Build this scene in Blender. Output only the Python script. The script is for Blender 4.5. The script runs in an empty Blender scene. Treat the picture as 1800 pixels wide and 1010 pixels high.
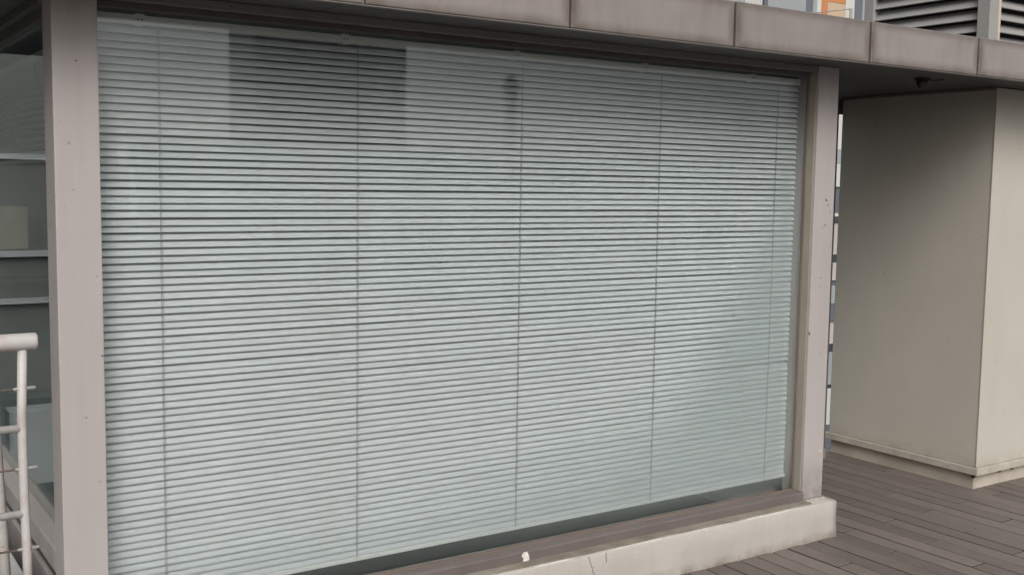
import bpy, bmesh, math, random
from mathutils import Matrix, Vector
random.seed(7)
scene = bpy.context.scene
R = math.radians

# ------------------------------------------------------------------ camera
YAW, PITCH, ROLL, FPX = R(33.866), R(-5.3795), R(0.8596), 1906.7
fwd = Vector((math.sin(YAW)*math.cos(PITCH), math.cos(YAW)*math.cos(PITCH), math.sin(PITCH)))
rgt = Vector((math.cos(YAW), -math.sin(YAW), 0)); up = rgt.cross(fwd)
r2 = math.cos(ROLL)*rgt + math.sin(ROLL)*up
u2 = -math.sin(ROLL)*rgt + math.cos(ROLL)*up
cam = bpy.data.cameras.new('camera'); camo = bpy.data.objects.new('camera', cam)
scene.collection.objects.link(camo)
m = Matrix((r2, u2, -fwd)).transposed().to_4x4(); m.translation = (0, 0, 1.6)
camo.matrix_world = m
cam.sensor_fit = 'HORIZONTAL'; cam.sensor_width = 36; cam.lens = 36*FPX/1800
cam.clip_start = 0.05; cam.clip_end = 5000
scene.camera = camo

# ------------------------------------------------------------------ sky, sun, exposure (overcast)
SUN_EL, SUN_AZ = R(37), R(206)           # azimuth clockwise from +y: light comes from behind the camera
w = bpy.data.worlds.new('World'); scene.world = w; w.use_nodes = True
nt = w.node_tree; nt.nodes.clear()
sky = nt.nodes.new('ShaderNodeTexSky'); sky.sky_type = 'NISHITA'; sky.sun_disc = False
sky.sun_elevation = SUN_EL; sky.sun_rotation = SUN_AZ
sky.air_density = 1.0; sky.dust_density = 4.0; sky.ozone_density = 1.0
hs = nt.nodes.new('ShaderNodeHueSaturation'); hs.inputs['Saturation'].default_value = 0.22
bg = nt.nodes.new('ShaderNodeBackground'); bg.inputs['Strength'].default_value = 0.15
wo = nt.nodes.new('ShaderNodeOutputWorld')
# overcast luminance: zenith about three times the horizon, the same in every direction
geo = nt.nodes.new('ShaderNodeTexCoord'); sep = nt.nodes.new('ShaderNodeSeparateXYZ'); nt.links.new(geo.outputs['Generated'], sep.inputs[0])
ma = nt.nodes.new('ShaderNodeMath'); ma.operation = 'MAXIMUM'; ma.inputs[1].default_value = 0.0; nt.links.new(sep.outputs[2], ma.inputs[0])
mb = nt.nodes.new('ShaderNodeMath'); mb.operation = 'MULTIPLY_ADD'; mb.inputs[1].default_value = 1.0; mb.inputs[2].default_value = 0.68; nt.links.new(ma.outputs[0], mb.inputs[0])
vm = nt.nodes.new('ShaderNodeVectorMath'); vm.operation = 'SCALE'; nt.links.new(hs.outputs[0], vm.inputs[0]); nt.links.new(mb.outputs[0], vm.inputs['Scale'])
nt.links.new(sky.outputs[0], hs.inputs['Color']); nt.links.new(vm.outputs[0], bg.inputs['Color'])
nt.links.new(bg.outputs[0], wo.inputs['Surface'])
sl = bpy.data.lights.new('sun', 'SUN'); sl.energy = 1.0; sl.angle = R(36); sl.color = (1.0, 0.97, 0.93)
so = bpy.data.objects.new('sun', sl); scene.collection.objects.link(so)
sd = Vector((math.sin(SUN_AZ)*math.cos(SUN_EL), math.cos(SUN_AZ)*math.cos(SUN_EL), math.sin(SUN_EL)))
so.rotation_euler = sd.to_track_quat('Z', 'Y').to_euler(); so.location = sd*30
scene.view_settings.view_transform = 'Standard'; scene.view_settings.look = 'None'
scene.view_settings.exposure = 0.20; scene.view_settings.gamma = 1.0
scene.view_settings.use_curve_mapping = False
scene.cycles.max_bounces = 6; scene.cycles.diffuse_bounces = 3; scene.cycles.use_adaptive_sampling = True; scene.cycles.adaptive_threshold = 0.02; scene.cycles.transparent_max_bounces = 16
scene.cycles.sample_clamp_indirect = 6

# ------------------------------------------------------------------ materials
def N(t, kind, **kw):
    n = t.nodes.new(kind)
    for k, v in kw.items():
        if k in n.inputs: n.inputs[k].default_value = v
        else: setattr(n, k, v)
    return n
def ramp(t, fac, p0, p1, c0=(0,0,0,1), c1=(1,1,1,1)):
    r = t.nodes.new('ShaderNodeValToRGB')
    r.color_ramp.elements[0].position = p0; r.color_ramp.elements[1].position = p1
    r.color_ramp.elements[0].color = c0; r.color_ramp.elements[1].color = c1
    t.links.new(fac, r.inputs['Fac']); return r.outputs['Color']
def mixc(t, fac, a, b, mode='MIX'):
    n = t.nodes.new('ShaderNodeMix'); n.data_type = 'RGBA'; n.blend_type = mode
    def put(i, v):
        if isinstance(v, (int, float)): n.inputs[i].default_value = v
        elif isinstance(v, tuple): n.inputs[i].default_value = v if len(v) == 4 else v + (1,)
        else: t.links.new(v, n.inputs[i])
    put(0, fac); put(6, a); put(7, b)
    return n.outputs[2]
def math_(t, op, a, b=None, clamp=False):
    n = t.nodes.new('ShaderNodeMath'); n.operation = op; n.use_clamp = clamp
    for i, v in enumerate((a, b)):
        if v is None: continue
        if isinstance(v, (int, float)): n.inputs[i].default_value = v
        else: t.links.new(v, n.inputs[i])
    return n.outputs[0]
def noise(t, scale, detail=4, rough=0.55, stretch=None, coord='Object'):
    tc = t.nodes.new('ShaderNodeTexCoord'); o = tc.outputs[coord]
    if coord == 'World':
        pass
    if stretch:
        mp = t.nodes.new('ShaderNodeMapping'); mp.inputs['Scale'].default_value = stretch
        t.links.new(o, mp.inputs['Vector']); o = mp.outputs[0]
    n = N(t, 'ShaderNodeTexNoise', Scale=scale, Detail=detail, Roughness=rough)
    t.links.new(o, n.inputs['Vector']); return n.outputs['Fac']
def mat(name, col, rough=0.6, metal=0.0, var=0.10, scale=3.0, stretch=None, dirt=None, dirt_amt=0.0, dirt_scale=1.5,
        dirt_stretch=None, bump=0.0, bump_scale=60, spec=0.4, rand=0.0, specks=0.0, speck_col=(0.05,0.04,0.035)):
    M = bpy.data.materials.new(name); M.use_nodes = True; t = M.node_tree
    b = t.nodes['Principled BSDF']
    n1 = noise(t, scale, 5, 0.6, stretch)
    c = mixc(t, ramp(t, n1, 0.3, 0.7), tuple(x*(1-var) for x in col), tuple(min(1, x*(1+var)) for x in col))
    if dirt:
        n2 = noise(t, dirt_scale, 6, 0.65, dirt_stretch)
        c = mixc(t, math_(t, 'MULTIPLY', ramp(t, n2, 0.45, 0.78), dirt_amt), c, dirt)
    if specks:
        n3 = noise(t, 45, 2, 0.5)
        c = mixc(t, math_(t, 'MULTIPLY', ramp(t, n3, 0.70, 0.76), specks), c, speck_col)
    if rand:
        oi = t.nodes.new('ShaderNodeObjectInfo')
        k = math_(t, 'ADD', math_(t, 'MULTIPLY', oi.outputs['Random'], 2*rand), 1-rand)
        hv = t.nodes.new('ShaderNodeHueSaturation'); t.links.new(c, hv.inputs['Color']); t.links.new(k, hv.inputs['Value'])
        c = hv.outputs[0]
    t.links.new(c, b.inputs['Base Color'])
    b.inputs['Metallic'].default_value = metal
    rr = ramp(t, n1, 0.2, 0.8, (max(0, rough-.08),)*3+(1,), (min(1, rough+.08),)*3+(1,)); t.links.new(rr, b.inputs['Roughness'])
    b.inputs['Specular IOR Level'].default_value = spec
    if bump:
        nb = noise(t, bump_scale, 5, 0.6, stretch)
        bp = N(t, 'ShaderNodeBump', Strength=bump, Distance=0.01); t.links.new(nb, bp.inputs['Height'])
        t.links.new(bp.outputs[0], b.inputs['Normal'])
    return M

def edge_grime(M, col, amt, wx, wz):
    # dirt that has settled along the folded edges of each panel
    t = M.node_tree; b = t.nodes['Principled BSDF']; src = b.inputs['Base Color'].links[0].from_socket
    tc = t.nodes.new('ShaderNodeTexCoord'); sp = t.nodes.new('ShaderNodeSeparateXYZ'); t.links.new(tc.outputs['Generated'], sp.inputs[0])
    nz = math_(t, 'MULTIPLY', noise(t, 7, 4, 0.6), 0.9)
    def edge(o, w_):
        d = math_(t, 'SUBTRACT', 0.5, math_(t, 'ABSOLUTE', math_(t, 'SUBTRACT', o, 0.5)))
        mr = N(t, 'ShaderNodeMapRange', interpolation_type='SMOOTHSTEP'); t.links.new(d, mr.inputs['Value'])
        mr.inputs['From Min'].default_value = w_; mr.inputs['From Max'].default_value = 0.0
        return mr.outputs[0]
    e = math_(t, 'MAXIMUM', edge(sp.outputs[0], wx), edge(sp.outputs[2], wz))
    t.links.new(mixc(t, math_(t, 'MULTIPLY', math_(t, 'MULTIPLY', e, nz), amt*2, True), src, col), b.inputs['Base Color'])
def foot_grime(M, z0, z1, col, amt):
    # splash dirt thinning upwards from a joint (world heights z0 -> z1), broken up by noise
    t = M.node_tree; b = t.nodes['Principled BSDF']; src = b.inputs['Base Color'].links[0].from_socket
    g = t.nodes.new('ShaderNodeNewGeometry'); sp = t.nodes.new('ShaderNodeSeparateXYZ'); t.links.new(g.outputs['Position'], sp.inputs[0])
    mr = N(t, 'ShaderNodeMapRange', interpolation_type='SMOOTHSTEP'); t.links.new(sp.outputs[2], mr.inputs['Value'])
    mr.inputs['From Min'].default_value = z1; mr.inputs['From Max'].default_value = z0
    f = math_(t, 'MULTIPLY', mr.outputs[0], math_(t, 'MULTIPLY', ramp(t, noise(t, 11, 5, 0.65), 0.3, 0.65), amt))
    t.links.new(mixc(t, f, src, col), b.inputs['Base Color'])
def glass(name, tint, veil=None, gain=1.0):
    M = bpy.data.materials.new(name); M.use_nodes = True; t = M.node_tree
    t.nodes.remove(t.nodes['Principled BSDF']); out = t.nodes['Material Output']
    lw = N(t, 'ShaderNodeLayerWeight', Blend=0.5)
    f5 = math_(t, 'POWER', lw.outputs['Facing'], 5.0)
    fr = math_(t, 'MULTIPLY', math_(t, 'ADD', math_(t, 'MULTIPLY', f5, 0.96), 0.042), gain, True)
    tr = N(t, 'ShaderNodeBsdfTransparent', Color=tint+(1,))
    gl = N(t, 'ShaderNodeBsdfGlossy', Color=(0.94, 0.98, 0.97, 1), Roughness=0.0)
    mx = t.nodes.new('ShaderNodeMixShader'); t.links.new(fr, mx.inputs[0]); t.links.new(tr.outputs[0], mx.inputs[1]); t.links.new(gl.outputs[0], mx.inputs[2])
    res = mx.outputs[0]
    if veil:
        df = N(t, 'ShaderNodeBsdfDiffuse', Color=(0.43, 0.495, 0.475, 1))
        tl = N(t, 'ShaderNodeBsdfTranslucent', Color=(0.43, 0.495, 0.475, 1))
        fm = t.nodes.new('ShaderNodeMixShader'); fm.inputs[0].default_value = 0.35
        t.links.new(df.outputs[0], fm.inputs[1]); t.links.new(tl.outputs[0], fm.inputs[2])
        m2 = t.nodes.new('ShaderNodeMixShader'); t.links.new(veil(t), m2.inputs[0]); t.links.new(res, m2.inputs[1]); t.links.new(fm.outputs[0], m2.inputs[2])
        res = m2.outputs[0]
    t.links.new(res, out.inputs['Surface'])
    return M

def veil_mask(t):
    # pale veil mixed into the glass: thick in the lower right corner, thinning along the sill and up the right edge
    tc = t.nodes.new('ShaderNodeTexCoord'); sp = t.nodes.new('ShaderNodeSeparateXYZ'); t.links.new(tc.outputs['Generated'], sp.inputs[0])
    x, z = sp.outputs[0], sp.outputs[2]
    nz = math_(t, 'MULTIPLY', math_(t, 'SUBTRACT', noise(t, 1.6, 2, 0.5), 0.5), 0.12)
    # height of the veil's upper limit as a function of x
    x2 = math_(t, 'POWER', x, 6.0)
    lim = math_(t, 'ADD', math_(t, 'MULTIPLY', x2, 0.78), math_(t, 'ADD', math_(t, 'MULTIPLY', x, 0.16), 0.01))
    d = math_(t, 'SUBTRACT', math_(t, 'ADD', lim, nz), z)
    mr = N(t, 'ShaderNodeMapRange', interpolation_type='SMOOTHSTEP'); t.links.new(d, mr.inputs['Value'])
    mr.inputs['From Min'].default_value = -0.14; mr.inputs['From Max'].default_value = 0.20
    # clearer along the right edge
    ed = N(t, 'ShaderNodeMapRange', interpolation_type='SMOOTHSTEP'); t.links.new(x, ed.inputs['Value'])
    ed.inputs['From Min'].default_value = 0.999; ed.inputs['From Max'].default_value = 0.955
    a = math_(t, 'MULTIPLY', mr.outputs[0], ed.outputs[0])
    lo = N(t, 'ShaderNodeMapRange', interpolation_type='SMOOTHSTEP'); t.links.new(z, lo.inputs['Value'])     # fainter at the very bottom
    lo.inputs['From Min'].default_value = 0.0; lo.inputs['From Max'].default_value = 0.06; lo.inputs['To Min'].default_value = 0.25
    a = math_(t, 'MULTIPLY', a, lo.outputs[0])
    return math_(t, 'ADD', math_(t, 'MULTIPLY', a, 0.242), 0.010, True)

MT = {}
MT['post'] = mat('post paint', (0.335, 0.304, 0.29), 0.5, var=0.06, scale=1.2, dirt=(0.22,0.19,0.17), dirt_amt=0.3, dirt_scale=4.5, dirt_stretch=(2.2,1,.16), bump=0.03, bump_scale=150, specks=0.5)
MT['fascia'] = mat('fascia paint', (0.222, 0.197, 0.184), 0.45, var=0.13, scale=2.2, dirt=(0.11,0.085,0.07), dirt_amt=0.6, dirt_scale=2.5, dirt_stretch=(1.4,1,.45), bump=0.05, bump_scale=14, rand=0.07, specks=0.4)
edge_grime(MT['fascia'], (0.085,0.064,0.053), 0.7, 0.07, 0.26)
foot_grime(MT['post'], .17, .42, (0.12,0.10,0.085), 0.75)
MT['soffit'] = mat('soffit panel', (0.07, 0.07, 0.066), 0.6, var=0.08, scale=2)
MT['grime'] = mat('weathered flashing', (0.17, 0.145, 0.115), 0.8, var=0.3, scale=9, dirt=(0.36,0.32,0.27), dirt_amt=0.6, dirt_scale=8, dirt_stretch=(.5,1,1))
MT['dark'] = mat('dark joint', (0.03, 0.028, 0.027), 0.8, var=0.2)
MT['frame'] = mat('frame metal', (0.20, 0.165, 0.155), 0.42, var=0.10, scale=3, dirt=(0.09,0.075,0.065), dirt_amt=0.6, dirt_scale=5, dirt_stretch=(.6,1,1), specks=0.3)
MT['sillface'] = mat('sill metal', (0.118, 0.096, 0.09), 0.45, var=0.12, scale=4, dirt=(0.20,0.17,0.15), dirt_amt=0.3, dirt_scale=6, dirt_stretch=(.4,1,1), bump=0.04, bump_scale=80)
MT['jamb'] = mat('jamb metal', (0.25, 0.225, 0.185), 0.5, var=0.1, scale=4)
MT['head'] = mat('header metal', (0.15, 0.145, 0.14), 0.5, var=0.08, scale=3)
MT['gasket'] = mat('gasket', (0.13, 0.098, 0.08), 0.7, var=0.15)
MT['bead'] = mat('glazing bead', (0.07, 0.062, 0.06), 0.5, var=0.15, scale=5)
MT['plinth'] = mat('plinth render', (0.35, 0.325, 0.297), 0.8, var=0.07, scale=2.5, dirt=(0.25,0.22,0.19), dirt_amt=0.35, dirt_scale=4.5, dirt_stretch=(1.6,1,.5), bump=0.22, bump_scale=38, specks=0.25)
MT['blind'] = mat('blind slat enamel', (0.445, 0.455, 0.465), 0.42, var=0.05, scale=2, dirt=(0.45,0.44,0.40), dirt_amt=0.25, dirt_scale=3, rand=0.025, spec=0.5)
MT['rail_blind'] = mat('blind rail enamel', (0.52, 0.52, 0.50), 0.4, var=0.03)
MT['cord'] = mat('blind cord', (0.21, 0.21, 0.205), 0.9, var=0.05)
MT['pillar'] = mat('pillar cladding paint', (0.413, 0.386, 0.334), 0.55, var=0.06, scale=1.1, dirt=(0.29,0.265,0.22), dirt_amt=0.16, dirt_scale=3.2, dirt_stretch=(1.8,1.8,.3), bump=0.09, bump_scale=7, specks=0.3)
MT['pillar_base'] = mat('pillar base render', (0.40, 0.355, 0.295), 0.75, var=0.08, scale=3, dirt=(0.2,0.17,0.13), dirt_amt=0.5, dirt_scale=5, bump=0.1, bump_scale=40)
MT['plank'] = mat('deck plank', (0.128, 0.105, 0.092), 0.62, var=0.13, scale=3.5, stretch=(9, 0.7, 1), dirt=(0.17,0.15,0.14), dirt_amt=0.4, dirt_scale=5.0, bump=0.12, bump_scale=14, rand=0.17, specks=0.4)
foot_grime(MT['plinth'], .0, .05, (0.17,0.14,0.11), 0.9)
foot_grime(MT['pillar'], .10, .20, (0.22,0.185,0.14), 0.5)
MT['crackfill'] = mat('crack shadow', (0.2,0.175,0.15), 0.9)
MT['white'] = mat('white rail paint', (0.43, 0.415, 0.40), 0.5, var=0.08, scale=8, dirt=(0.27,0.19,0.15), dirt_amt=0.7, dirt_scale=16, specks=0.7, speck_col=(0.16,0.08,0.05))
MT['rust'] = mat('rusty cable', (0.19, 0.135, 0.12), 0.75, var=0.3, scale=25)
MT['louvre'] = mat('louvre blade', (0.26, 0.255, 0.245), 0.45, var=0.08, scale=3, dirt=(0.2,0.16,0.14), dirt_amt=0.5, dirt_scale=3)
MT['interior'] = mat('interior wall', (0.13, 0.145, 0.15), 0.8, var=0.08)
MT['intfloor'] = mat('interior floor', (0.035, 0.036, 0.035), 0.7, var=0.2, scale=6)
MT['ledge'] = mat('ledge paint', (0.50, 0.49, 0.47), 0.7, var=0.08, scale=2, dirt=(0.3,0.28,0.25), dirt_amt=0.5, dirt_scale=3, bump=0.1)
MT['roofing'] = mat('roofing felt', (0.06, 0.068, 0.066), 0.8, var=0.3, scale=4)
MT['black'] = mat('black plastic', (0.025, 0.025, 0.026), 0.5, var=0.1)
MT['chip'] = mat('bare filler', (0.60, 0.56, 0.51), 0.85, var=0.22, scale=60)
MT['ground'] = mat('city ground', (0.12, 0.12, 0.115), 0.9, var=0.3, scale=0.05)
MT['bwhite'] = mat('white facade', (0.46, 0.455, 0.43), 0.7, var=0.05, scale=.6)
MT['bgrey'] = mat('grey facade', (0.26, 0.275, 0.28), 0.6, var=0.08, scale=.6)
MT['bblue'] = mat('blue facade glass', (0.11, 0.118, 0.135), 0.25, var=0.15, scale=.5)
MT['bpink'] = mat('pink facade', (0.40, 0.35, 0.33), 0.7, var=0.1, scale=.5)
MT['borange'] = mat('orange panel', (0.42, 0.17, 0.06), 0.5, var=0.08, scale=.7)
MT['bbeige'] = mat('beige panel', (0.42, 0.31, 0.21), 0.6, var=0.08, scale=.7)
MT['carton'] = mat('carton board', (0.36, 0.31, 0.25), 0.8, var=0.06)
MT['bpale'] = mat('pale blue facade', (0.42, 0.46, 0.54), 0.7, var=0.06, scale=.5)
MT['bdark'] = mat('dark facade', (0.045, 0.047, 0.052), 0.6, var=0.15, scale=.4, spec=0.2)
MT['bteal'] = mat('teal facade', (0.085, 0.088, 0.082), 0.6, var=0.15, scale=.6)
MT['glass'] = glass('window glass', (0.983, 0.991, 0.989), veil_mask, 0.72)
MT['glassback'] = glass('window glass inner face', (0.983, 0.991, 0.989), None, 0.72)
MT['sideglass'] = glass('side glass', (0.94, 0.965, 0.955), None, 0.9)

# ------------------------------------------------------------------ builders
COL = scene.collection
def bbox(bm, x0, x1, y0, y1, z0, z1):
    vs = [bm.verts.new(p) for p in ((x0,y0,z0),(x1,y0,z0),(x1,y1,z0),(x0,y1,z0),(x0,y0,z1),(x1,y0,z1),(x1,y1,z1),(x0,y1,z1))]
    for f in ((0,3,2,1),(4,5,6,7),(0,1,5,4),(1,2,6,5),(2,3,7,6),(3,0,4,7)): bm.faces.new([vs[i] for i in f])
    return vs
def boxes(*bs, bevel=0.0, seg=2):
    bm = bmesh.new()
    for b in bs: bbox(bm, *b)
    if bevel: bmesh.ops.bevel(bm, geom=bm.edges[:], offset=bevel, segments=seg, affect='EDGES', profile=0.6)
    return bm
def tube(bm, pts, r, seg=12, cap=True):
    pts = [Vector(p) for p in pts]; rings = []
    for i, p in enumerate(pts):
        d = (pts[min(i+1, len(pts)-1)] - pts[max(i-1, 0)]).normalized()
        a = Vector((0,0,1)) if abs(d.z) < .9 else Vector((1,0,0))
        u = d.cross(a).normalized(); v = d.cross(u)
        rr = r[i] if isinstance(r, (list, tuple)) else r
        rings.append([bm.verts.new(p + rr*(math.cos(2*math.pi*k/seg)*u + math.sin(2*math.pi*k/seg)*v)) for k in range(seg)])
    for a, b in zip(rings, rings[1:]):
        for k in range(seg):
            f = bm.faces.new((a[k], a[(k+1) % seg], b[(k+1) % seg], b[k])); f.smooth = True
    if cap:
        bm.faces.new(rings[0][::-1]); bm.faces.new(rings[-1])
    return bm
def prism(bm, poly, axis, a, b):
    """extrude a 2-D polygon along an axis: poly in the two other coordinates"""
    def P(u, v, t): return {'x': (t,u,v), 'y': (u,t,v), 'z': (u,v,t)}[axis]
    A = [bm.verts.new(P(u,v,a)) for u,v in poly]; B = [bm.verts.new(P(u,v,b)) for u,v in poly]
    n = len(poly)
    for i in range(n): bm.faces.new((A[i], A[(i+1)%n], B[(i+1)%n], B[i]))
    bm.faces.new(A[::-1]); bm.faces.new(B)
    bmesh.ops.recalc_face_normals(bm, faces=bm.faces[:])
    return bm
def wloc(o):
    v = Vector((0,0,0))
    while o: v = v + o.location; o = o.parent
    return v
def put(name, bm, material, parent=None, loc=None):
    """one mesh object; geometry is given in world coordinates, its origin goes to loc"""
    me = bpy.data.meshes.new(name)
    pw = wloc(parent)
    L = Vector(loc) if loc is not None else pw
    bmesh.ops.recalc_face_normals(bm, faces=bm.faces[:])
    bmesh.ops.translate(bm, verts=bm.verts[:], vec=-L)
    bm.to_mesh(me); bm.free()
    me.materials.append(MT[material])
    o = bpy.data.objects.new(name, me); COL.objects.link(o)
    o.parent = parent; o.location = L - pw
    return o
def tag(o, label, cat, group=None):
    o['label'] = label; o['category'] = cat
    if group: o['group'] = group
    return o
def thing(name, label, cat, loc, group=None):
    o = bpy.data.objects.new(name, None); COL.objects.link(o); o.location = loc; o.empty_display_size = 0.2
    return tag(o, label, cat, group)
def struct(o): o['kind'] = 'structure'; return o

# ------------------------------------------------------------------ setting: ground, terrace, deck
GZ = -26.0
bm = bmesh.new(); S = 2500
bm.faces.new([bm.verts.new(p) for p in ((-S,-S,GZ),(S,-S,GZ),(S,S,GZ),(-S,S,GZ))])
struct(put('ground', bm, 'ground'))
struct(put('terrace', boxes((-9, 7.5, -12.6, 4.40, GZ, -0.045), (-9, 4.0, 4.40, 9.4, GZ, -0.052)), 'roofing'))
DX0, PW, PL, JY = 3.178, 0.1, 0.913, 2.655      # plank grid: first joint line, board pitch, board length, joint phase
deck = struct(put('deck', boxes((-8.9, 7.4, -12.5, 4.36, -0.040, -0.0235)), 'dark'))
GAP = 0.0085
def plank_mesh(length):
    bm = boxes((-(PW-GAP)/2, (PW-GAP)/2, 0, length, -0.023, 0.0), bevel=0.0022, seg=1)
    bm.normal_update()
    for f in bm.faces: f.material_index = 1 if f.normal.z < .4 else 0      # dirty sawn edges, coloured black to paint in the groove shade too
    me = bpy.data.meshes.new('plank'); bm.to_mesh(me); bm.free(); me.materials.append(MT['plank']); me.materials.append(MT['dark']); return me
pm = {}
rest = bmesh.new()
for c in range(-110, 43):
    x0 = DX0 + c*PW; ph = (c-7) % 3
    y = JY + 0.3043*ph - PL*17
    while y < 4.36:
        a, b = max(y, -12.4), min(y + PL - 0.0075, 4.36)
        if b - a > 0.03:
            xc = x0 + PW/2
            inside_pav = xc > 0.75 and xc < 3.95 and a > 3.30
            inside_pil = xc > 5.36 and a > 3.45
            left_side = xc < 0.55 and a > 3.0
            if not (inside_pav or inside_pil or left_side):
                if xc > 2.85 and b > 1.75 and xc < 6.6:
                    L = round(b-a, 3)
                    if L not in pm: pm[L] = plank_mesh(L)
                    o = bpy.data.objects.new('plank', pm[L]); COL.objects.link(o); o.parent = deck
                    o.location = (xc + random.uniform(-.0006,.0006), a, random.uniform(-.0012, .0008)); o.rotation_euler = (random.uniform(-.001,.001), random.uniform(-.004,.004), 0)
                else:
                    bbox(rest, x0+GAP/2, x0+PW-GAP/2, a, b, -0.023, -0.001)
        y += PL
o = put('plank_field', rest, 'plank', deck); o['kind'] = 'stuff'

# ------------------------------------------------------------------ glazed pavilion
XL, XR = 0.645, 3.985          # outer sides
PLX, PRX = 0.771, 3.852        # opening between the corner posts
YF, YG = 3.310, 3.372          # post face, glass plane
SOF, FB, FT, YFA = 2.148, 2.130, 2.300, 2.990
pav = thing('glazed_pavilion', 'flat-roofed glass room with pinkish grey posts, closed blinds and white plinth on deck', 'pavilion', (2.3, 3.31, 0))
# plinth: rough rendered upstand, slightly wavy lower and upper edges
bm = bmesh.new()
nx = 90
prof = []
for i in range(nx+1):
    t = i/nx; x = 0.60 + (4.008-0.60)*t
    wob = 0.003*math.sin(x*9.1) + 0.002*math.sin(x*23.7+1)
    wb = 0.0035*math.sin(x*31) + 0.002*math.sin(x*57+2)
    pts = [(3.236+wb*.6, -0.03), (3.236+wb*.6, 0.006+wb), (3.241+wob*.5, 0.09), (3.240+wob*.4, 0.160+wob*.5), (3.2445, 0.1665+wob*.5), (3.252, 0.169+wob*.4), (3.33, 0.172), (3.50, 0.172), (3.50, -0.03)]
    prof.append([bm.verts.new((x, y, z)) for y, z in pts])
for a, b in zip(prof, prof[1:]):
    for k in range(len(a)):
        f = bm.faces.new((a[k], a[(k+1) % len(a)], b[(k+1) % len(a)], b[k])); f.smooth = k in (1,2,3,4,5)
bm.faces.new(prof[0]); bm.faces.new(prof[-1][::-1])
plinth = put('plinth', bm, 'plinth', pav)
bm = boxes((3.60, 4.006, 3.50, 5.2, -0.03, 0.170), bevel=0.004); put('plinth', bm, 'plinth', pav)
# hairline cracks in the render
def crack(pts, wd, y=3.2385):
    bm = bmesh.new(); row = []
    for i, (x, z) in enumerate(pts):
        ww = wd*(0.4 + 0.6*math.sin(math.pi*(i+.5)/len(pts)))
        row.append((bm.verts.new((x-ww, y, z)), bm.verts.new((x+ww, y, z)), bm.verts.new((x+ww, y+.012, z)), bm.verts.new((x-ww, y+.012, z))))
    for a, b in zip(row, row[1:]):
        for k in range(4): bm.faces.new((a[k], a[(k+1)%4], b[(k+1)%4], b[k]))
    bm.faces.new(row[0]); bm.faces.new(row[-1][::-1])
    return bm
put('crack', crack([(2.553,.164),(2.556,.152),(2.560,.140),(2.570,.118),(2.574,.10),(2.585,.085),(2.583,.06),(2.592,.03)], .0013, 3.2365), 'crackfill', plinth)
put('crack', crack([(2.640,.164),(2.638,.150),(2.643,.138),(2.640,.125)], .0008, 3.2368), 'crackfill', plinth)
#put('crack', crack([(3.952,.158),(3.957,.14),(3.962,.115),(3.958,.09),(3.961,.05),(3.957,.02)], .0012, 3.2362), 'frame', plinth)
# broken mortar bits along the joint between sill and plinth
for (xa, xb) in ((2.30,2.50),(2.655,3.02),(3.09,3.36),(3.40,3.75)):
    pts = [xa + (xb-xa)*i/6 for i in range(7)]
    bm = bmesh.new()
    tube(bm, [(x, 3.2465+random.uniform(-.001,.001), .1685) for x in pts], [0.0006]+[random.uniform(.0010,.0022) for _ in range(5)]+[0.0006], 6)
    put('mortar_bead', bm, 'chip', pav)
for i in range(7):
    x = 3.868 + i*.018
    bm = bmesh.new(); bmesh.ops.create_icosphere(bm, subdivisions=2, radius=1)
    for v in bm.verts: v.co *= random.uniform(.75, 1.15)
    bmesh.ops.transform(bm, verts=bm.verts[:], matrix=Matrix.Translation((x, 3.299+random.uniform(-.004,.003), .1715)) @ Matrix.Diagonal((random.uniform(.008,.016), .009, random.uniform(.005,.011), 1)))
    put('mortar_lump', bm, 'plinth', pav)
# sill: front member with a small sloping top, bead behind
bm = prism(bmesh.new(), [(3.304,.1725),(3.304,.2085),(3.307,.2115),(3.352,.2145),(3.352,.1725)], 'x', PLX-.02, PRX)
sill = put('sill', bm, 'sillface', pav)
put('glazing_bead', boxes((PLX-.02, PRX-.016, 3.353, 3.3715, .176, .2185), bevel=.002), 'gasket', pav)
put('sill_flashing', boxes((PLX-.02, PRX+.003, 3.2565, 3.3035, .1700, .1755), bevel=.001), 'grime', pav)
# light filler patch on the sill
bm = bmesh.new(); L, Rr = [], []
for i in range(15):
    z = .1722 + i*.0027; tw = .0025*math.sin(i*.5)
    L.append((2.286+tw+random.uniform(-.005,.004), z)); Rr.append((2.312+tw+random.uniform(-.004,.004)-(.008 if i > 12 else 0), z))
poly = L + Rr[::-1]
A = [bm.verts.new((x, 3.3015+random.uniform(-.001,.0008), z)) for x, z in poly]; B = [bm.verts.new((x, 3.306, z)) for x, z in poly]
bm.faces.new(A[::-1]); bm.faces.new(B)
for i in range(len(poly)): bm.faces.new((A[i], A[(i+1)%len(poly)], B[(i+1)%len(poly)], B[i]))
o = put('filler_patch', bm, 'chip', sill); o['label'] = 'flaking white filler on brown sill'
# corner posts
for xa, xb in ((XL, PLX), (PRX, XR)):
    o = put('corner_post', boxes((xa, xb, YF, 3.436, .1725, SOF-.001), bevel=.0035), 'post', pav)
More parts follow.
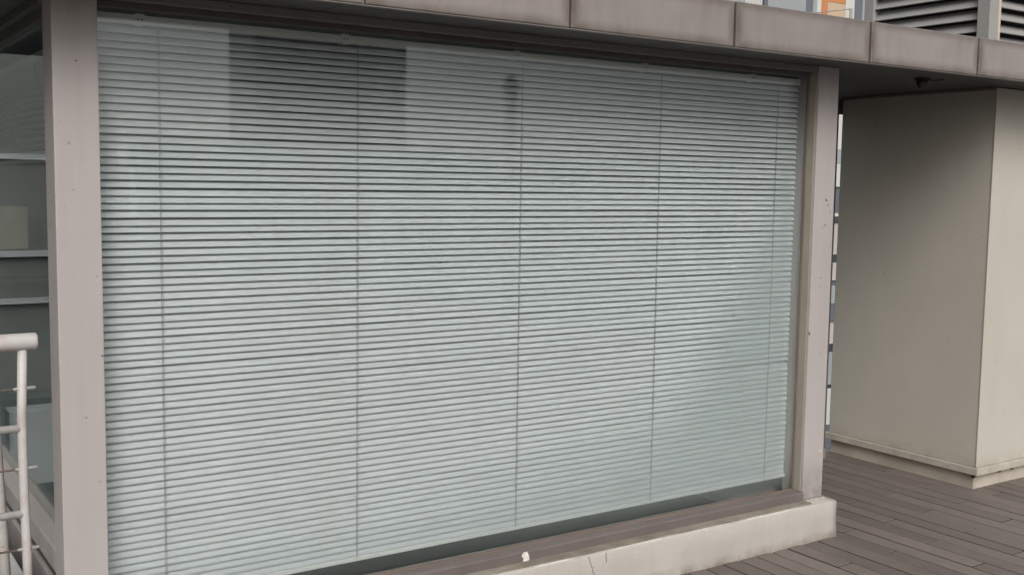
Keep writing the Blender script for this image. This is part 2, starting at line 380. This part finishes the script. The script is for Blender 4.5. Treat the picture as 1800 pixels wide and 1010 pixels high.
# chipped paint flecks on the posts
def fleck(x, z, w_, h_, m_='black', y=YF-.0006):
    bm = bmesh.new(); k = 7
    vs = [bm.verts.new((x + w_*math.cos(6.283*i/k)*random.uniform(.5,1), y, z + h_*math.sin(6.283*i/k)*random.uniform(.5,1))) for i in range(k)]
    bm.faces.new(vs); ret = bmesh.ops.extrude_face_region(bm, geom=bm.faces[:]); bmesh.ops.translate(bm, verts=[v for v in ret['geom'] if isinstance(v, bmesh.types.BMVert)], vec=(0,.002,0))
    put('paint_chip', bm, m_, pav)
for a in ((.709,1.935,.004,.003),(.7655,1.08,.004,.005),(3.965,.392,.006,.006,'chip'),(3.93,1.555,.006,.006),(3.937,1.552,.008,.002),(3.945,1.53,.003,.008),(3.93,1.44,.008,.003),(3.918,1.43,.006,.002),(3.915,1.20,.003,.005),(3.855,.95,.004,.010),(3.96,1.50,.003,.003)): fleck(*a)
# header and its recessed beads
put('header', boxes((PLX+.0015, PRX-.0015, YF+.006, 3.43, 2.120, SOF-.001), bevel=.002), 'head', pav)
put('glazing_bead', boxes((PLX+.002, PRX-.017, YF+.036, 3.384, 2.101, 2.1195), bevel=.002), 'bead', pav)
# right jamb: brown reveal, gasket, dark inner bead; slim left jamb
put('jamb', boxes((PRX-.006, PRX-.0005, YF+.012, 3.371, .2150, 2.119)), 'jamb', pav)
put('gasket', boxes((PRX-.012, PRX-.0065, 3.360, 3.371, .219, 2.100)), 'gasket', pav)
put('jamb', boxes((PLX+.0005, PLX+.006, YF+.03, 3.371, .214, 2.119)), 'bead', pav)
for x in (1.17, 1.52, 2.40, 2.92, 3.30):
    put('screw_head', boxes((x-.003, x+.003, YF+.0045, YF+.007, 2.132, 2.137), bevel=.0008), 'bead', pav)
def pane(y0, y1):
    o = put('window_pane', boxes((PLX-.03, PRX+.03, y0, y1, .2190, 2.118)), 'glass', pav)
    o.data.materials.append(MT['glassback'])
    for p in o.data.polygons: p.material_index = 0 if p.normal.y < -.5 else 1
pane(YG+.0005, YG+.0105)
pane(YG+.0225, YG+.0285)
# side glazing (left)
XG = 0.700
put('side_sill', prism(bmesh.new(), [(XL+.008,.39),(XL+.008,.455),(XL+.014,.462),(XG+.03,.4698),(XG+.03,.39)], 'y', 3.437, 5.2), 'post', pav)
put('side_sill', boxes((XL+.022, XG+.03, 3.437, 5.2, .345, .3895)), 'bead', pav)
put('side_plinth', boxes((XL+.008, XG+.03, 3.437, 5.2, -.03, .3445), bevel=.004), 'post', pav)
put('side_header', boxes((XL+.004, XG+.04, 3.437, 5.2, 2.118, SOF-.001), bevel=.002), 'soffit', pav)
put('side_header', boxes((XL+.030, XG+.04, 3.4375, 5.2, 2.085, 2.1175), bevel=.002), 'soffit', pav)
put('side_pane', boxes((XG, XG+.010, 3.4365, 5.19, .4705, 2.0845)), 'sideglass', pav)
# room shell
put('back_wall', boxes((XL, XR, 5.2, 5.3, -.03, SOF-.001)), 'interior', pav)
put('side_wall', boxes((3.945, XR-.004, 3.437, 5.199, .171, SOF-.001)), 'interior', pav)
put('floor', boxes((XG+.031, 3.944, 3.51, 5.199, .02, .13)), 'intfloor', pav)
put('ceiling', boxes((XG+.041, 3.944, 3.44, 5.199, 2.125, SOF-.002)), 'interior', pav)
# roof: soffit panels, fascia panels, roof body
roof = put('roof', boxes((.34, 6.3, YFA+.035, 4.44, SOF+.012, FT-.012), (.34, 4.0, 4.44, 5.45, SOF+.012, FT-.012)), 'dark', pav)
put('roof_edge', boxes((4.0, 6.3, 4.441, 4.465, 2.06, FT-.01)), 'soffit', roof)
J = [.33, .685, 1.462, 2.227, 3.0, 3.787, 4.545, 5.31, 6.08, 6.3]
for a, b in zip(J, J[1:]):
    bm = boxes((a+.006, b-.006, YFA, YFA+.030, FB, FT), bevel=.006, seg=3)
    p = put('fascia_panel', bm, 'fascia', roof, loc=((a+b)/2, YFA, FB))
    p.rotation_euler = (random.uniform(-.006,.006), 0, random.uniform(-.002,.002))
    if a > .34:
        put('joint_cover', boxes((a-.0030, a+.0045, YFA+.014, YFA+.033, FB+.003, FT-.003)), 'frame', roof)
    if b < 6.1:
        put('soffit_panel', boxes((a+.002, b-.002, YFA+.031, 4.44, SOF, SOF+.010), bevel=.0015, seg=1), 'soffit', roof)
put('soffit_panel', boxes((6.082, 6.3, YFA+.031, 4.44, SOF, SOF+.010)), 'soffit', roof)
put('drip_edge', boxes((.34, 6.3, YFA+.004, YFA+.030, FB-.0030, FB-.0006)), 'fascia', roof)
put('side_fascia', boxes((.325, .339, YFA+.031, 5.45, FB, FT), bevel=.004), 'fascia', roof)

# ------------------------------------------------------------------ front blind
YB = 3.432
BX0, BX1 = .785, 3.898
bl = thing('venetian_blind', 'wide pale grey venetian blind with closed slats behind the large front window', 'blind', (2.34, YB, .24))
hr = put('headrail', boxes((BX0, BX1, YB-.014, YB+.014, 2.069, 2.096), bevel=.002), 'rail_blind', bl)
for x in (.92, 1.60, 2.30, 2.93, 3.55):
    put('bracket', boxes((x-.014, x+.014, YB-.0165, YB+.016, 2.066, 2.100), bevel=.001), 'rail_blind', hr)
    for dx in (-.006, .006): put('screw', boxes((x+dx-.002, x+dx+.002, YB-.018, YB-.0166, 2.080, 2.084)), 'dark', hr)
SW, TILT, PITCH_S = .0255, R(56), .0232
def slat_mesh(bend=None):
    # gently curved strip, convex towards the outside, with a little waviness and twist of its own
    bm = bmesh.new(); nseg, cam_h, th = 6, .0030, .0004
    xs = [-.5, -.4985] + [-.45 + .1*i for i in range(10)] + [.4985, .5]; Lx = BX1-BX0-.006
    ph = [random.uniform(0, 6.28) for _ in range(4)]; am = random.uniform(.3, 1.0)
    rows = []
    for x in xs:
        shrink = .86 if abs(x) == .5 else 1.0
        wz = am*(.0007*math.sin(9*x+ph[0]) + .0004*math.sin(23*x+ph[1]))
        tw = am*(R(1.6)*math.sin(7*x+ph[2]) + R(1.0)*math.sin(19*x+ph[3]))
        if bend: wz += bend[0]*max(0, (x-bend[1])/(.5-bend[1]))**1.5; tw += bend[2]*max(0, (x-bend[1])/(.5-bend[1]))
        top, bot = [], []
        for k in range(nseg+1):
            q = (k/nseg - .5); h = cam_h*(1-4*q*q); y = q*SW*shrink
            top.append(bm.verts.new((x*Lx, y*math.cos(tw)-h*math.sin(tw), h*math.cos(tw)+y*math.sin(tw)+wz)))
            h -= th
            bot.append(bm.verts.new((x*Lx, y*math.cos(tw)-h*math.sin(tw), h*math.cos(tw)+y*math.sin(tw)+wz)))
        rows.append(top + bot[::-1])
    n = len(rows[0])
    for a, b in zip(rows, rows[1:]):
        for k in range(n):
            f = bm.faces.new((a[k], b[k], b[(k+1)%n], a[(k+1)%n])); f.smooth = k < nseg or nseg < k < n-1
    bm.faces.new(rows[0]); bm.faces.new(rows[-1][::-1])
    bmesh.ops.recalc_face_normals(bm, faces=bm.faces[:])
    me = bpy.data.meshes.new('slat'); bm.to_mesh(me); bm.free(); me.materials.append(MT['blind']); return me
sms = [slat_mesh() for _ in range(14)]; base = wloc(bl)
bent = {53: slat_mesh((-.003, .34, -R(14))), 54: slat_mesh((-.006, .30, -R(22))), 17: slat_mesh((.002, .2, R(6))), 38: slat_mesh((-.002, .1, R(5)))}
zs = []; z = 2.050
while z > .272: zs.append(z); z -= PITCH_S
for i, z in enumerate(zs):
    o = bpy.data.objects.new('slat', bent.get(i) or sms[(i*5 + i//14) % 14]); COL.objects.link(o); o.parent = bl
    t = i/len(zs)
    # outer (-y) edge low: tilt about x
    tl = TILT + R(random.gauss(0, 1.1)) + R(-2 + 14*max(0, t-.25)/.75)     # the lower slats hang more closed
    o.location = Vector(((BX0+BX1)/2 + random.uniform(-.0012,.0012), YB, z + random.gauss(0, .0006))) - base
    o.rotation_euler = (tl, random.gauss(0, .00022), random.gauss(0, .0003))
zb = zs[-1] - PITCH_S*.80
put('bottom_rail', boxes((BX0+.002, BX1-.002, YB-.011, YB+.011, zb-.010, zb+.006), bevel=.004, seg=3), 'rail_blind', bl)
dy = SW/2*math.cos(TILT); dz = SW/2*math.sin(TILT)
for x in (.974, 1.648, 2.330, 3.024, 3.716):
    bm = bmesh.new()
    fr = [(x, YB-dy-.0016, 2.066)]
    for i, z in enumerate(zs): fr += [(x+.0011, YB-dy-.0020, z-dz+.001), (x-.0011, YB-dy-.0004, z-dz+PITCH_S*.45)][::-1] if i else [(x, YB-dy-.0014, z-dz)]
    fr.append((x, YB-.011, zb))
    tube(bm, fr, .0010, 5)
    tube(bm, [(x+.0045, YB-.0045, 2.066)] + [(x+.0045+random.uniform(-.0008,.0008), YB-.0065-.003*(i%2), z) for i, z in enumerate(zs)] + [(x+.0045, YB-.005, zb)], .0007, 5)
    put('ladder_cord', bm, 'cord', bl)

# ------------------------------------------------------------------ side blind (half raised)
XB = .745
sb = thing('venetian_blind', 'half raised pale blind behind the narrow side glass left of the corner post', 'blind', (XB, 4.3, 1.66))
put('headrail', boxes((XB-.014, XB+.014, 3.47, 5.15, 1.998, 2.024), bevel=.002), 'rail_blind', sb)
bm = bmesh.new(); bme = bpy.data.meshes.new('slat')
nseg = 4; rows = []
for y in (-.835, .835):
    rows.append([bm.verts.new(((k/nseg-.5)*SW, y, .0028*(1-4*(k/nseg-.5)**2))) for k in range(nseg+1)] + [bm.verts.new(((k/nseg-.5)*SW, y, .0028*(1-4*(k/nseg-.5)**2)-.0004)) for k in range(nseg, -1, -1)])
n = len(rows[0])
for k in range(n): bm.faces.new((rows[0][k], rows[0][(k+1)%n], rows[1][(k+1)%n], rows[1][k]))
bm.faces.new(rows[0]); bm.faces.new(rows[1][::-1]); bmesh.ops.recalc_face_normals(bm, faces=bm.faces[:])
bm.to_mesh(bme); bm.free(); bme.materials.append(MT['blind'])
z = 1.988
while z > 1.68:
    o = bpy.data.objects.new('slat', bme); COL.objects.link(o); o.parent = sb
    o.location = Vector((XB, 4.31, z)) - wloc(sb); o.rotation_euler = (random.gauss(0,.0006), R(28)+random.gauss(0,.012), 0); z -= PITCH_S
put('bottom_rail', boxes((XB-.011, XB+.011, 3.475, 5.145, 1.652, 1.668), bevel=.003), 'rail_blind', sb)
bm = bmesh.new()
tube(bm, [(.731,4.05,1.985),(.730,4.03,1.962),(.728,3.985,1.945),(.729,3.99,1.925),(.729,3.93,1.90),(.730,3.935,1.872),(.729,3.86,1.852)], .0022, 6)
put('pull_cord', bm, 'cord', sb)

# interior furniture seen under the side blind
t = thing('storage_shelf', 'dim shelf inside the room seen through the side glass', 'shelf', (1.05, 5.08, .13))
for x in (.735, 1.38):
    put('upright', boxes((x-.012, x+.012, 5.165, 5.198, .131, 1.75), bevel=.002), 'interior', t)
for z, h in ((1.298, .030), (1.170, .008), (1.072, .020), (.62, .02), (.20, .02)): put('shelf_board', boxes((.716, 1.364, 4.98, 5.160, z-h, z), bevel=.002), 'bdark', t)
t = tag(put('carton', boxes((.718, .862, 4.995, 5.15, 1.2985, 1.478), bevel=.004), 'carton', loc=(.79, 5.07, 1.2985)), 'plain beige carton on the upper board of the shelf behind the side glass', 'carton')
put('lid_tape', boxes((.77, .81, 4.9935, 5.152, 1.42, 1.4795)), 'pillar_base', t)

# ------------------------------------------------------------------ clad pillar at the right
pil = thing('clad_pillar', 'broad beige sheet-clad pillar with flanged foot standing on the deck under the roof', 'pillar', (5.8, 3.9, 0))
put('base', boxes((5.297, 6.20, 3.378, 4.345, -.02, .098), bevel=.003), 'pillar_base', pil)
put('bottom_flange', boxes((5.262, 6.24, 3.338, 4.368, .084, .122), bevel=.003), 'pillar', pil)
put('cladding', boxes((5.282, 6.22, 3.358, 4.352, .1225, SOF-.004), bevel=.004, seg=2), 'pillar', pil)
put('corner_trim', boxes((5.279, 5.300, 3.355, 3.362, .124, SOF-.010), bevel=.002), 'pillar', pil)
put('ceiling_bead', boxes((5.272, 5.2815, 3.36, 4.352, SOF-.016, SOF-.003)), 'frame', pil)
for x, y, wd in ((5.2600, 3.345, .014),(5.50,3.3375,.016),(5.62,3.3375,.012),(5.80,3.3375,.02)):
    put('clip', boxes((x-wd/2+.02, x+wd/2+.02, 3.362, 3.379, .066, .0838)), 'black', pil)
# small fitting hung under the soffit
fit = thing('soffit_fitting', 'small black fitting hanging under the dark soffit near the pillar', 'light fitting', (4.63, 3.34, SOF))
put('mount', boxes((4.597, 4.665, 3.315, 3.365, SOF-.010, SOF-.0005), bevel=.002), 'black', fit)
bm = bmesh.new(); tube(bm, [(4.63,3.34,SOF-.010),(4.63,3.34,SOF-.022),(4.632,3.338,SOF-.042),(4.633,3.337,SOF-.050)], [.030,.030,.022,.010], 14)
put('housing', bm, 'black', fit)
bm = bmesh.new(); tube(bm, [(4.665,3.34,SOF-.006),(4.70,3.33,SOF-.009),(4.74,3.30,SOF-.004)], .003, 6); put('cable', bm, 'black', fit)

# ------------------------------------------------------------------ louvre screen on the roof
LX, LY, LZ0, LZ1 = 5.39, 3.50, 2.31, 3.35
lv = thing('louvre_screen', 'grey slatted louvre enclosure standing on the roof above the pillar', 'louvre screen', (5.9, 4.0, 2.31))
for a in ((LX-.02, LX+.06, LY-.02, LY+.055), (LX-.015, LX+.045, 4.235, 4.30), (6.30, 6.37, LY-.02, LY+.05)):
    put('post', boxes((a[0], a[1], a[2], a[3], LZ0, LZ1), bevel=.004), 'louvre', lv)
put('trim', boxes((LX+.052, LX+.072, LY-.026, LY-.005, LZ0, LZ1), bevel=.003), 'pillar_base', lv)
put('back_panel', boxes((LX+.10, LX+.115, LY+.12, 4.30, LZ0, LZ1)), 'black', lv)
put('back_panel', boxes((LX+.12, 6.36, LY+.10, LY+.115, LZ0, LZ1)), 'black', lv)
k = 0; z = LZ0 + .02
while z < LZ1 - .05:
    # blade: outer edge low, inner edge high
    bm = prism(bmesh.new(), [(LX-.004, z),(LX+.000, z-.004),(LX+.046, z+.051),(LX+.046, z+.057)], 'y', LY+.056, 4.234); put('blade', bm, 'louvre', lv)
    bm = prism(bmesh.new(), [(LY-.004, z),(LY, z-.004),(LY+.046, z+.045),(LY+.046, z+.051)], 'x', LX+.073, 6.299); put('blade', bm, 'louvre', lv)
    z += .066; k += 1

# ------------------------------------------------------------------ railing at the left
rl = thing('guard_railing', 'white tube guard railing with rusty cables ending beside the pavilion corner', 'railing', (0.0, 3.42, .33))
RY = 3.42
bm = bmesh.new(); tube(bm, [(-2.6,RY,1.121),(.598,RY,1.121),(.603,RY,1.121),(.606,RY,1.121)], [.0255,.0255,.0245,.021], 20); put('top_rail', bm, 'white', rl)
def upright(x, y, z0, z1, r=.0135, dx=0, dyy=0):
    bm = bmesh.new(); tube(bm, [(x+dx,y+dyy,z0),(x-.002+dx*.8,y+dyy*.8,z0+.2*(z1-z0)),(x-.006+dx*.5,y+dyy*.5,z0+.5*(z1-z0)),(x-.006+dx*.25,y+dyy*.25,z0+.75*(z1-z0)),(x,y,z1)], r, 12); return bm
bar = put('upright', upright(.565, RY, .325, 1.10), 'white', rl)
for x in (-.2, -1.0, -1.8, -2.55): put('upright', upright(x, RY, .325, 1.10), 'white', rl)
for x in (.505, -1.2): put('stay', upright(x, 3.57, .325, 1.20, .017, .02, .0), 'white', rl)
for z in (.864, .606):
    bm = bmesh.new(); tube(bm, [(-2.55,RY,z),(.565,RY,z)], .0122, 12); put('rung', bm, 'white', rl)
for z in (.982, .742, .498):
    bm = bmesh.new(); tube(bm, [(-2.55,RY,z-.002),(-1,RY,z-.006),(.58,RY,z)], .0032, 6); put('cable', bm, 'rust', rl)
    bm = bmesh.new(); tube(bm, [(.536,RY,z),(.545,RY,z),(.595,RY,z+.001),(.600,RY,z+.001)], [.003,.0055,.0055,.003], 8); put('cable_end', bm, 'louvre', rl)
# ledge the railing stands on, and the roof beside the pavilion
struct(put('ledge', boxes((-9, .598, 3.36, 4.28, -.045, .33), bevel=.006), 'ledge'))
lw_ = tag(put('parapet_wall', boxes((-8, .45, 6.2, 6.35, -.05, .36), bevel=.006), 'bgrey', loc=(-3, 6.27, -.05)), 'low white parapet mirrored in the side glass beside the corner post', 'parapet')

# ------------------------------------------------------------------ buildings
# across the gap: striped facade seen above the roof edge and through the slot by the pillar
ub = thing('office_building', 'pale banded building with orange panel seen above the roof edge', 'building', (17, 16, GZ))
put('wall', boxes((12.0, 24, 14.06, 26, GZ, 8.0)), 'bgrey', ub)
def panel(x0, x1, z0, z1, m_, nm='panel', pr=.05): put(nm, boxes((x0+.003, x1-.003, 14.06-pr, 14.0595, z0+.003, z1-.003)), m_, ub)
for x0, x1, m_, nm in ((13.2,13.9,'bwhite','window_blind'),(13.9,14.26,'bgrey','panel'),(14.82,15.86,'bgrey','panel'),(15.88,16.05,'bblue','pane'),(16.05,16.16,'bgrey','mullion'),(16.16,16.28,'bwhite','column'),(16.28,16.45,'borange','panel'),(16.96,17.22,'bwhite','column'),(17.24,17.45,'bblue','pane'),(17.45,18.6,'bgrey','panel')):
    panel(x0, x1, 3.6, 6.6, m_, nm, .05 if m_ != 'bblue' else .03)
for i in range(8): panel(14.27+i*.055, 14.27+i*.055+.05, 3.6, 6.6, 'bwhite', 'blind_strip', .06)
panel(14.72, 14.82, 3.6, 6.6, 'bblue', 'mullion', .09)
panel(16.45, 16.96, 3.6, 5.12, 'bbeige'); panel(16.45, 16.96, 5.12, 6.6, 'borange')
bands = [(3.27,2.38,'bwhite'),(2.38,2.10,'bgrey'),(2.10,1.66,'bwhite'),(1.66,1.16,'bblue'),(1.16,1.09,'bwhite'),(1.09,.98,'bdark'),(.98,.35,'bpink'),(.35,.2,'bdark'),(.2,-.15,'bpink'),(-.15,-.25,'bblue'),(-.25,-.6,'bgrey'),(-.6,-.95,'bblue'),(-.95,-1.4,'bpink'),(-1.4,-1.55,'bdark'),(-1.55,-2.2,'bgrey'),(-2.2,-2.28,'bdark'),(-2.28,-3.0,'bwhite'),(-3.0,-3.5,'bblue'),(-3.5,-4.4,'bgrey'),(-4.4,-5.2,'bblue')]
for i, (z1, z0, m_) in enumerate(bands):
    xa = 13.2
    while xa < 20.4:
        panel(xa, xa+1.8, z0, z1, m_, 'pane' if m_ in ('bblue','bdark') else 'spandrel', .05 + .02*(i % 3)); xa += 1.8
bm = bmesh.new(); tube(bm, [(6.6,5.4,2.30),(6.6,5.4,2.93)], .012, 8); 
wr = thing('roof_cable', 'thin cable rail rising above the roof edge in front of the orange panel', 'cable', (6.6, 5.4, 2.30))
put('stanchion', bm, 'louvre', wr)
bm = bmesh.new(); tube(bm, [(6.6,5.4,2.93),(6.55,6.3,2.95),(6.6,7.4,2.93)], .004, 6); put('wire', bm, 'louvre', wr)
bm = bmesh.new(); tube(bm, [(6.6,7.4,2.30),(6.6,7.4,2.93)], .012, 8); put('stanchion', bm, 'louvre', wr)

# behind the camera: what the big window mirrors
def tower(name, label, x0, x1, y0, y1, z1, m_, wm, nx_, fh, face_y):
    t = thing(name, label, 'building', ((x0+x1)/2, (y0+y1)/2, GZ))
    put('wall', boxes((x0, x1, y0, y1, GZ, z1)), m_, t)
    put('roof', boxes((x0-.15, x1+.15, y0-.15, y1+.15, z1, z1+.4)), m_, t)
    dx = (x1-x0)/nx_; z = 0.8 if z1 > 5 else -3.2
    while z < z1-1.2:
        for i in range(nx_):
            w_ = put('window', boxes((x0+dx*(i+.22), x0+dx*(i+.78), y1-.02, y1+.05, z, z+fh*.5)), wm, t)
        z += fh
    return t
tower('dark_tower', 'dark tower mirrored as a dark upright band in the front window', 7.62, 10.87, -15, -13.5, 17, 'bdark', 'bblue', 4, 3.0, -13.5)
tower('low_annex', 'long low pale blue annex mirrored across the middle of the front window', 5.2, 20, -13.42, -12.95, 1.85, 'bpale', 'bgrey', 9, 3.0, -12.95)
vp = thing('vent_pipe', 'dark vent pipe with domed cap mirrored in the front window', 'vent pipe', (7.77, -4.9, 0))
bm = bmesh.new(); tube(bm, [(7.77,-4.9,-.02),(7.77,-4.9,2.8)], .085, 16); put('pipe', bm, 'bdark', vp)
bm = bmesh.new(); tube(bm, [(7.77,-4.9,2.8),(7.77,-4.9,2.86),(7.77,-4.9,2.93),(7.77,-4.9,2.98),(7.77,-4.9,3.0)], [.10,.105,.095,.06,.02], 16); put('cap', bm, 'bdark', vp)
tag(put('parapet_wall', boxes((-9, 7.5, -12.6, -12.35, -.04, .95), bevel=.01), 'ledge', loc=(0, -12.5, 0)), 'long white terrace parapet mirrored low in the front window', 'parapet')
nw = thing('neighbour_wing', 'dark teal wing mirrored in the side glass left of the corner post', 'building', (-3, 10, -.05))
put('wall', boxes((-7, .9, 9.0, 9.3, -.05, 9.5)), 'bteal', nw)
for z, h in ((1.00,.045),(.64,.04),(1.74,.04)): put('string_course', boxes((-7, .9, 8.95, 8.9995, z, z+h)), 'bgrey', nw)


tb = thing('shade_block', 'unseen grey block added left of the terrace to shade the pavilion side', 'building', (-10, 3, GZ))  # added out of view to hold sky light off surfaces facing left
put('wall', boxes((-14, -7, -4, 14, GZ, 8)), 'bgrey', tb)
put('roof', boxes((-14.2, -6.8, -4.2, 14.2, 8, 8.4)), 'bgrey', tb)
for i in range(6):
    for z in (1.0, 4.2): put('window', boxes((-7.02, -6.95, -3+i*2.8, -1.4+i*2.8, z, z+1.6)), 'bblue', tb)
rs = thing('slot_light_block', 'unseen dark wall added behind the corner post to keep light out of the slot', 'wall', (4.6, 4.3, 0))  # hidden wall put in to darken the slot beside the pillar
put('wall', boxes((3.99, 5.13, 4.25, 4.35, -.02, SOF-.002), bevel=.003), 'soffit', rs)
put('coping', boxes((3.99, 5.135, 4.245, 4.355, -.021, .06), bevel=.003), 'frame', rs)
